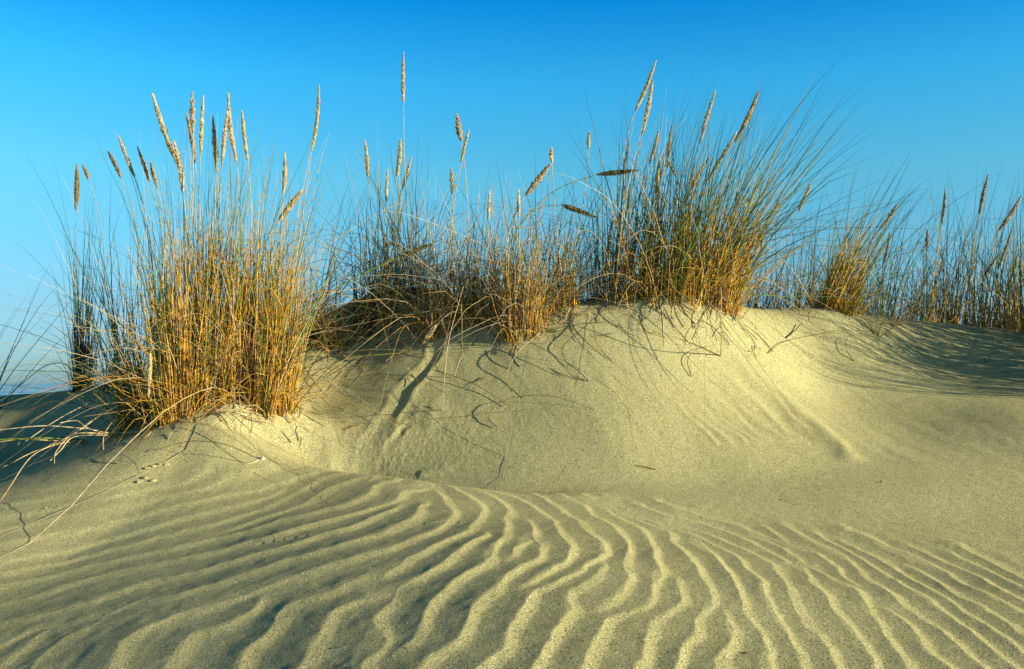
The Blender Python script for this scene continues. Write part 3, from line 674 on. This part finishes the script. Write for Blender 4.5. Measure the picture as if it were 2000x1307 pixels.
# parents of parts sit away from the origin: part meshes are stored relative to the clump's base
# ------------------------------------------------------------------ single straws, each one a thing
def straw(name, label, cat, pts, rad, col, group='single dry straws on the sand', head=None):
    """pts: (px, py, lift in metres above the sand | None, Y | None)"""
    W = []
    for px, py, lift, Y in pts:
        if Y is None:
            p = hit(px, py, full_h)
            if lift and lift > .001:                       # step back along the sight line to where it is `lift` above the sand
                d = ray(px, py); d = d / d[1]; Yb = np.arange(p[1], max(p[1] - 1.2, 1.4), -.004)
                cl = d[2] * Yb - full_h(d[0] * Yb, Yb); k = int(np.argmax(cl >= lift)) if (cl >= lift).any() else int(np.argmax(cl))
                p = d * Yb[k]
        else: p = at(px, py, Y)
        W.append(p)
    P = catmull(np.array(W), 5); K = len(P)
    if all(t[3] is None for t in pts): P[:, 2] = np.maximum(P[:, 2], gz(P[:, 0], P[:, 1]) + rad * .6)
    R = rad * 1.15 * np.linspace(1, .5, K)
    v, q, cc = tubes(P[None], R[None], np.broadcast_to(np.array(col), (1, K, 3)), 5)
    o = W[0] + UP
    if head is None:
        ob = mesh_obj(name, v + UP, q, M_STRAW, None, cc, origin=o); ob.location = o
        return tag(ob, label, cat, group)
    e = bpy.data.objects.new(name, None); link(e); e.location = o; tag(e, label, cat, group)
    mesh_obj('stalk', v + UP, q, M_STRAW, e, cc, origin=o)
    H0 = P[-1]; H1 = at(head[0], head[1], P[-1][1] - .01); t = np.linspace(0, 1, 10)[:, None]
    v, q, cc = head_mesh(H0 * (1 - t) + H1 * t, head[2] / 2 / F * P[-1][1], head[3])
    mesh_obj('seed_head', v + UP, q, M_HEAD, e, cc, origin=o)
    return e

S = straw
S('dry_straw', 'pale straight straw standing in the hollow face with a small pit at its foot', 'straw',
  [(864,803,-.01,None),(868,740,.06,3.5),(878,658,.16,3.52),(905,560,.3,3.55)], .0016, PALE)
S('dry_straw', 'pale V-shaped straw right of the golden thicket, its left arm tracing its shadow', 'straw',
  [(535,772,.02,None),(552,795,.02,None),(571,826,.004,None),(600,795,.03,None),(654,741,.09,None)], .0019, STRAW)  # right arm is the straw; left arm is its shadow, modelled as straw
S('grass_stalk', 'short upright pale stalk standing alone on the bright face below the wind-swept clump', 'stalk',
  [(1408,696,-.01,None),(1409,650,.1,3.72),(1408,560,.28,3.74)], .0024, STRAW)
S('dry_straw', 'dark strand laid as the cast shadow of the lone upright stalk, towards the left', 'straw',
  [(1407,695,.003,None),(1345,668,.003,None),(1276,648,.004,None)], .0014, BROWN)  # brown tube stands in for the shadow the upright stalk casts
S('dry_straw', 'curved dark straw drooping onto the smooth face right of centre', 'straw',
  [(1350,735,.004,None),(1343,705,.02,None),(1358,685,.03,None),(1400,672,.05,None)], .0013, BROWN)
S('dry_straw', 'long thin brown strand laid as a grass shadow over the groove on the right-hand face', 'straw',
  [(1500,690,.004,None),(1530,668,.02,None),(1600,652,.03,None),(1660,645,.04,None),(1760,655,.05,None)], .0012, BROWN)  # shadow of the crest grass, modelled as a thin brown tube
S('dry_straw', 'thin dark loop laid as a plant shadow below the right-hand crest', 'straw',
  [(1668,705,.003,None),(1652,680,.02,None),(1660,655,.03,None),(1720,652,.04,None)], .0012, BROWN)  # shadow falling left and down from the crest plants, as a brown tube
S('dry_straw', 'short thick dark curl laid as a shadow line below the saddle of the crest', 'straw',
  [(1535,660,.004,None),(1550,648,.01,None),(1566,631,.02,None)], .0024, DARK)  # cast shadow line below the crest, put in as a dark tube
S('dry_straw', 'curved fallen blade low on the hollow face, hooked at its left end', 'straw',
  [(970,833,.003,None),(955,818,.01,None),(965,795,.02,None),(1010,775,.03,None),(1080,774,.03,None),(1160,800,.004,None)], .0013, BROWN)
S('dry_straw', 'long dark straw slanting across the hollow face left of centre', 'straw',
  [(845,722,.02,None),(880,733,.02,None),(930,752,.01,None),(992,792,.003,None)], .0015, BROWN)
S('dry_straw', 'thin angular straw frame lying on the bright face under the bare crest', 'straw',
  [(1150,745,.003,None),(1130,725,.02,None),(1109,712,.02,None),(1112,731,.01,None),(1146,743,.004,None)], .0013, DARK)
S('dry_straw', 'slim dark blade arching down from the bare crest, right one of two', 'straw',
  [(1175,600,.05,None),(1160,635,.03,None),(1168,675,.01,None),(1195,705,.003,None)], .0013, DARK)
S('dry_straw', 'slim dark blade arching down from the bare crest, left one of two', 'straw',
  [(1180,605,.05,None),(1140,640,.03,None),(1105,670,.02,None),(1098,690,.01,None),(1112,715,.003,None)], .0016, DARK)
S('dry_straw', 'short pale straw leaning left on the hollow face below the rusty tangle', 'straw',
  [(888,735,.003,None),(895,712,.05,None),(906,690,.07,None)], .0015, PALE)
S('dry_straw', 'short stiff straw fallen beside the long groove', 'straw',
  [(796,718,.05,None),(808,734,.02,None),(820,750,.003,None)], .0016, STRAW)
S('dry_straw', 'thin bent straw with a right-angle kink near the top of the face', 'straw',
  [(1012,672,.02,None),(1062,671,.05,None),(1074,662,.07,None),(1092,700,.01,None)], .0014, STRAW)
S('bent_seed_stalk', 'bent stalk whose pale plump seed head nods to the sand before the dark hollow', 'stalk',
  [(925,640,.0,None),(905,614,.10,None),(880,610,.13,None),(852,634,.09,None)], .0018, PALE, head=(828,668,13,(.66,.52,.28)))
S('bent_seed_stalk', 'thick brown dead seed stalk leaning down to the right beside the golden bundle', 'stalk',
  [(955,578,.10,None),(962,584,.10,None),(966,588,.10,None)], .003, STRAW, head=(1024,652,14,(.40,.27,.12)))
S('bent_seed_stalk', 'withered stalk with a hanging pale seed head left of the golden thicket', 'stalk',
  [(345,720,.0,3.4),(330,680,.0,3.4),(308,668,.0,3.38),(293,690,.0,3.37)], .0013, PALE, head=(290,772,11,(.62,.52,.30)))
S('bent_seed_stalk', 'long stalk bending right with its dark seed head held level against the sky', 'stalk',
  [(960,560,0,4.1),(1010,450,0,4.1),(1080,375,0,4.1),(1165,341,0,4.1)], .0026, OLIVE, head=(1243,333,12,(.30,.22,.10)))
S('bent_seed_stalk', 'stalk arching right with its dark seed head drooping just below the level one', 'stalk',
  [(985,600,0,4.1),(1010,450,0,4.1),(1050,408,0,4.1),(1097,400,0,4.1)], .0024, OLIVE, head=(1161,423,12,(.30,.22,.10)))
S('bent_seed_stalk', 'low arching stalk with a thin olive seed head pointing right above the dark hollow', 'stalk',
  [(600,600,0,4.0),(680,550,0,4.0),(740,520,0,4.0),(782,502,0,4.0)], .0028, OLIVE, head=(840,478,10,(.28,.25,.10)))
# bottom-left fan of flattened stalks
FL = [
 ([(235,845,.0,None),(150,836,.03,2.95),(80,832,.0,2.9),(-20,842,0,2.85)], PALE, 'uppermost long pale stalk lying flat across the left edge'),
 ([(160,865,.0,None),(90,860,.0,2.9),(40,858,.0,2.88),(-20,866,0,2.85)], STRAW, 'pale stalk lying level just under the green one at the left edge'),
 ([(165,860,.0,None),(100,856,.0,2.9),(30,857,.0,2.87),(-20,860,0,2.85)], GREEN, 'long green leaf lying level at the left edge'),
 ([(165,862,.0,None),(110,868,.03,2.88),(60,893,.03,2.8),(20,950,0.02,2.68),(0,980,.01,2.6)], STRAW, 'stalk arching down to the lower left, its tip on the ripples'),
 ([(300,772,.0,3.0),(215,800,.0,2.98),(140,850,.0,2.9),(60,885,0,2.85),(8,912,.01,2.8)], STRAW, 'long straight stalk slanting down to the pale clod at the left edge'),
 ([(270,745,.0,3.0),(200,775,.0,3.0),(120,815,.0,2.95),(50,862,0,2.9)], PALE, 'pale stalk slanting left across the black shade'),
 ([(165,768,.0,3.3),(100,770,.0,3.25),(60,815,.0,3.15),(35,870,0,3.0)], STRAW, 'thin pale stalk curving down in front of the shaded ridge'),
 ([(155,740,.0,3.6),(128,712,.0,3.55),(95,712,.0,3.5),(60,735,0,3.45),(20,770,0,3.4)], DARK, 'dark blade arching in a low hoop over the sea horizon'),
 ([(230,850,.0,None),(175,838,.04,2.9),(150,822,.05,2.9),(117,826,.02,2.86)], PALE, 'short pale stalk fanning left from the sandy rim'),
 ([(225,850,.0,None),(180,846,.03,2.9),(140,850,.03,2.88),(110,882,.0,2.85),(106,905,.0,2.82)], STRAW, 'short stalk curling down into the shade at the left'),
 ([(235,805,.0,3.0),(205,845,.0,2.9),(202,880,.0,2.85),(206,920,.0,2.8)], STRAW, 'thin stalk hanging straight down onto the sand at the left'),
 ([(300,842,.003,None),(240,845,.01,None),(150,850,.012,None)], STRAW, 'flat straw lying along the edge of the sandy rim'),
 ([(210,850,.0,2.92),(145,853,.02,2.9),(118,880,.02,2.86),(98,900,.01,2.83)], PALE, 'small pale stalk curving down beside the green leaf'),
]
for pts, col, lab in FL: S('dry_straw', lab, 'straw', [(a_, b_, l_, y_ * 1.2 if y_ else y_) for a_, b_, l_, y_ in pts], .0024, col, 'flattened stalks at the left edge')
MORE = [
 ([(508,897,.006,None),(480,908,.003,None),(455,920,.0,None)], PALE, .0022, 'short pale stick lying on the rim with a tiny shell at its end'),
 ([(508,898,.03,None),(440,868,.06,None),(370,862,.05,None),(300,880,.01,None)], BROWN, .0013, 'thin straw arching over the sandy rim towards the small shell'),
 ([(230,905,.003,None),(190,900,.003,None),(165,885,.003,None)], STRAW, .0016, 'thin straw fallen on the dim sand left of the bird tracks'),
 ([(480,798,.004,None),(495,799,.006,None),(515,801,.004,None)], PALE, .0032, 'small pale husk lying on the sand under the golden thicket'),
 ([(455,802,.0,None),(462,797,.012,None),(471,789,.02,None)], PALE, .0028, 'pale leaf scrap stuck in the sand under the golden thicket'),
 ([(640,552,.0,3.9),(620,600,.0,3.85),(560,640,.0,3.7)], PALE, .0014, 'pale broken straw leaning against the tangle right of the thicket'),
 ([(570,672,.03,None),(590,690,.03,None),(610,700,.02,None)], STRAW, .0016, 'short stiff straw pointing right from the foot of the thicket'),
 ([(720,680,.003,None),(735,640,.08,None),(770,608,.12,None),(830,595,.12,None)], STRAW, .0015, 'straw hoop rising over the dark hollow'),
 ([(745,682,.003,None),(765,670,.03,None),(793,662,.03,None)], PALE, .0015, 'pale curved scrap of straw in front of the dark hollow'),
 ([(1190,658,.003,None),(1180,655,.01,None),(1195,651,.01,None),(1160,656,.005,None)], BROWN, .0013, 'tiny bent twig high on the smooth face'),
 ([(1280,918,.0,None),(1260,912,.006,None),(1240,908,.003,None)], BROWN, .0016, 'short dark straw lying at the foot of the face'),
 ([(985,680,.003,None),(1040,700,.01,None),(1100,735,.003,None)], STRAW, .0012, 'thin straw lying diagonally on the upper face left of the bare crest'),
 ([(1055,650,.03,None),(1010,690,.04,None),(990,742,.003,None),(1030,775,.003,None)], STRAW, .0012, 'thin straw with a knee, crossing the middle of the face'),
 ([(1290,605,.05,None),(1285,640,.03,None),(1300,660,.003,None)], STRAW, .0012, 'thin straw hanging from the crest below the dense green clump'),
 ([(1335,638,.003,None),(1350,610,.05,None),(1362,590,.08,None)], STRAW, .0017, 'short leaning straw at the foot of the amber clump, left one of a pair'),
 ([(1355,641,.003,None),(1375,612,.05,None),(1396,592,.08,None)], BROWN, .0018, 'short leaning dark straw below the wind-swept clump, right one of a pair'),
 ([(1420,605,.05,None),(1460,625,.03,None),(1500,664,.003,None)], BROWN, .0011, 'thin straw slanting down right from the wind-swept clump'),
 ([(1300,660,.003,None),(1240,625,.04,None),(1190,596,.05,None)], STRAW, .0011, 'thin straw lying across the bare crest'),
 ([(700,830,.003,None),(690,832,.006,None),(675,838,.003,None)], BROWN, .002, 'dark scrap of straw near the lower end of the long groove'),
 ([(835,792,.003,None),(855,800,.006,None),(862,800,.003,None)], STRAW, .0013, 'tiny straw scrap beside the pit'),
 ([(950,735,.003,None),(940,742,.006,None),(925,748,.003,None)], BROWN, .0018, 'short dark straw above the crossing of the long straws'),
]
for pts, col, rad, lab in MORE: S('dry_straw', lab, 'straw', pts, rad, col)
SPR = [(1712,657,1718,560,'green','small green sprig at the head of the wind-lined shoulder'),
       (1745,637,1765,590,'dry','tiny dry sprig right of the small green sprig'),
       (1668,617,1690,575,'green','little green sprig right of the amber leaning clump')]
for x0, y0, x1, y1, pal, lab in SPR:
    P0 = hit(x0, y0, full_h); o = P0 + UP
    v, q, cc = tubes(*blades(P0, 9, .012, .26, (.25, 0), .4, .8, .5, .0015, 9, PAL[pal]))
    ob = mesh_obj('grass_sprig', v + UP, q, M_LEAF, None, cc, origin=o); ob.location = o
    tag(ob, lab, 'grass sprig', 'small sprigs on the sand')

# small shell, clod, pebbles
def pebble(name, label, cat, px, py, size, col, seed, squash=.6):
    import bmesh
    bm = bmesh.new(); bmesh.ops.create_icosphere(bm, subdivisions=3, radius=1)
    r = np.random.default_rng(seed); ph = r.uniform(0, 6, 6)
    for v in bm.verts:
        x, y, z = v.co
        k = 1 + .16 * math.sin(3 * x + ph[0]) * math.cos(2.3 * y + ph[1]) + .1 * math.sin(5 * z + 4 * x + ph[2]) + .05 * math.sin(11 * y + ph[3])
        v.co = Vector((x * k * size, y * k * size * .7, z * k * size * squash))
    me = bpy.data.meshes.new(name); bm.to_mesh(me); bm.free()
    a = me.color_attributes.new('tint', 'FLOAT_COLOR', 'POINT')
    for i in range(len(me.vertices)): a.data[i].color = (*[c * r.uniform(.8, 1.1) for c in col], 1)
    for p in me.polygons: p.use_smooth = True
    me.materials.append(M_HEAD)
    o = link(bpy.data.objects.new(name, me)); p = hit(px, py, full_h); o.location = p + UP + np.array([0, 0, size * squash * .4])
    o.rotation_euler[2] = r.uniform(0, 6)
    return tag(o, label, cat)
pebble('shell', 'small pale shell standing up on the rim at the end of a short stick', 'shell', 513, 899, .009, (.55,.50,.45), 1, .9)
pebble('sand_clod', 'pale crusty clod of sand at the far left edge below the flattened stalks', 'clod', 12, 915, .024, (.60,.50,.28), 2)
for k, (px, py, lab) in enumerate([(1525,977,'tiny dark pebble on the calm sand right of centre'), (1720,943,'tiny dark pebble on the calm sand nearer the right edge'), (1455,1279,'tiny dark pebble in a ripple trough near the bottom edge'), (90,995,'tiny pale shell fragment on the dim ripples at the left')]):
    pebble('pebble', lab, 'pebble', px, py, .0035, (.07,.05,.035) if k < 3 else (.6,.55,.45), 10 + k)
# scuffed crumbs of the bird track left of the shell
for k, (px, py) in enumerate([(288,918),(300,914),(312,912),(324,909),(282,938),(300,942),(268,944)]):
    lab = ['leftmost of the four crumbs in a row on the dim sand','second of the four crumbs in a row on the dim sand','third of the four crumbs in a row on the dim sand','rightmost of the four crumbs in a row on the dim sand',
           'middle crumb of the lower scuffed group','right crumb of the lower scuffed group','left crumb of the lower scuffed group'][k]
    o = pebble('sand_crumb', lab, 'sand crumb', px, py, .011, (.50,.42,.22), 30 + k, .45); o['group'] = 'crumbs scuffed up by a bird'

# ------------------------------------------------------------------ light, sky, camera
SKYR = [(.36,.64,1.28,1),(.56,.78,1.02,1),(.78,1.36,1.22,1),(.40,1.52,1.56,1),(.06,1.18,1.56,1),(.05,.28,.45,1),(.03,.10,.2,1)]
w = bpy.data.worlds.new('World'); bpy.context.scene.world = w; w.use_nodes = True
nt = w.node_tree; nt.nodes.clear()
bg = nt.nodes.new('ShaderNodeBackground'); wo = nt.nodes.new('ShaderNodeOutputWorld'); sk = nt.nodes.new('ShaderNodeTexSky')
sk.sky_type = 'NISHITA'; sk.sun_disc = False; sk.sun_elevation = SUN_EL; sk.sun_rotation = math.radians(90) + SUN_AZ
sk.altitude = 0; sk.air_density = 1.0; sk.dust_density = .3; sk.ozone_density = 3.0
hs = nt.nodes.new('ShaderNodeHueSaturation'); hs.inputs['Saturation'].default_value = 1.2
# deeper blue overhead, blue sea air instead of a yellow band on the horizon (graded by elevation only)
tc = nt.nodes.new('ShaderNodeTexCoord'); sx = nt.nodes.new('ShaderNodeSeparateXYZ'); rp = nt.nodes.new('ShaderNodeValToRGB'); mu = nt.nodes.new('ShaderNodeMix')
mu.data_type = 'RGBA'; mu.blend_type = 'MULTIPLY'; mu.inputs[0].default_value = 1
e = rp.color_ramp.elements
e[0].position = 0; e[0].color = SKYR[0]; e[1].position = .75; e[1].color = SKYR[-1]
for p_, c_ in zip((.075, .2, .29, .36, .5), SKYR[1:-1]): e.new(p_).color = c_
nt.links.new(tc.outputs['Generated'], sx.inputs[0]); nt.links.new(sx.outputs[2], rp.inputs[0])
nt.links.new(sk.outputs[0], hs.inputs['Color']); nt.links.new(hs.outputs[0], mu.inputs[6]); nt.links.new(rp.outputs[0], mu.inputs[7])
nt.links.new(mu.outputs[2], bg.inputs[0]); nt.links.new(bg.outputs[0], wo.inputs[0])
bg.inputs[1].default_value = .098

sd = bpy.data.lights.new('sun', 'SUN'); sd.energy = 5.0; sd.angle = math.radians(.5); sd.color = (1, .885, .60)
so = link(bpy.data.objects.new('sun', sd))
dvec = Vector((math.cos(SUN_EL) * math.cos(SUN_AZ), -math.cos(SUN_EL) * math.sin(SUN_AZ), math.sin(SUN_EL)))
so.rotation_euler = dvec.to_track_quat('Z', 'Y').to_euler(); so.location = dvec * 20 + Vector((0, 0, EYE))

cd = bpy.data.cameras.new('camera'); cam = link(bpy.data.objects.new('camera', cd))
cd.sensor_width = 36; cd.lens = 36 * F / 2000; cd.clip_start = .05; cd.clip_end = 80000
cam.location = (0, 0, EYE); cam.rotation_euler = (math.pi / 2 + PITCH, 0, 0)
sc = bpy.context.scene; sc.camera = cam
sc.render.resolution_x = 1024; sc.render.resolution_y = 669
sc.view_settings.view_transform = 'Standard'; sc.view_settings.look = 'None'; sc.view_settings.exposure = .87; sc.view_settings.gamma = 1
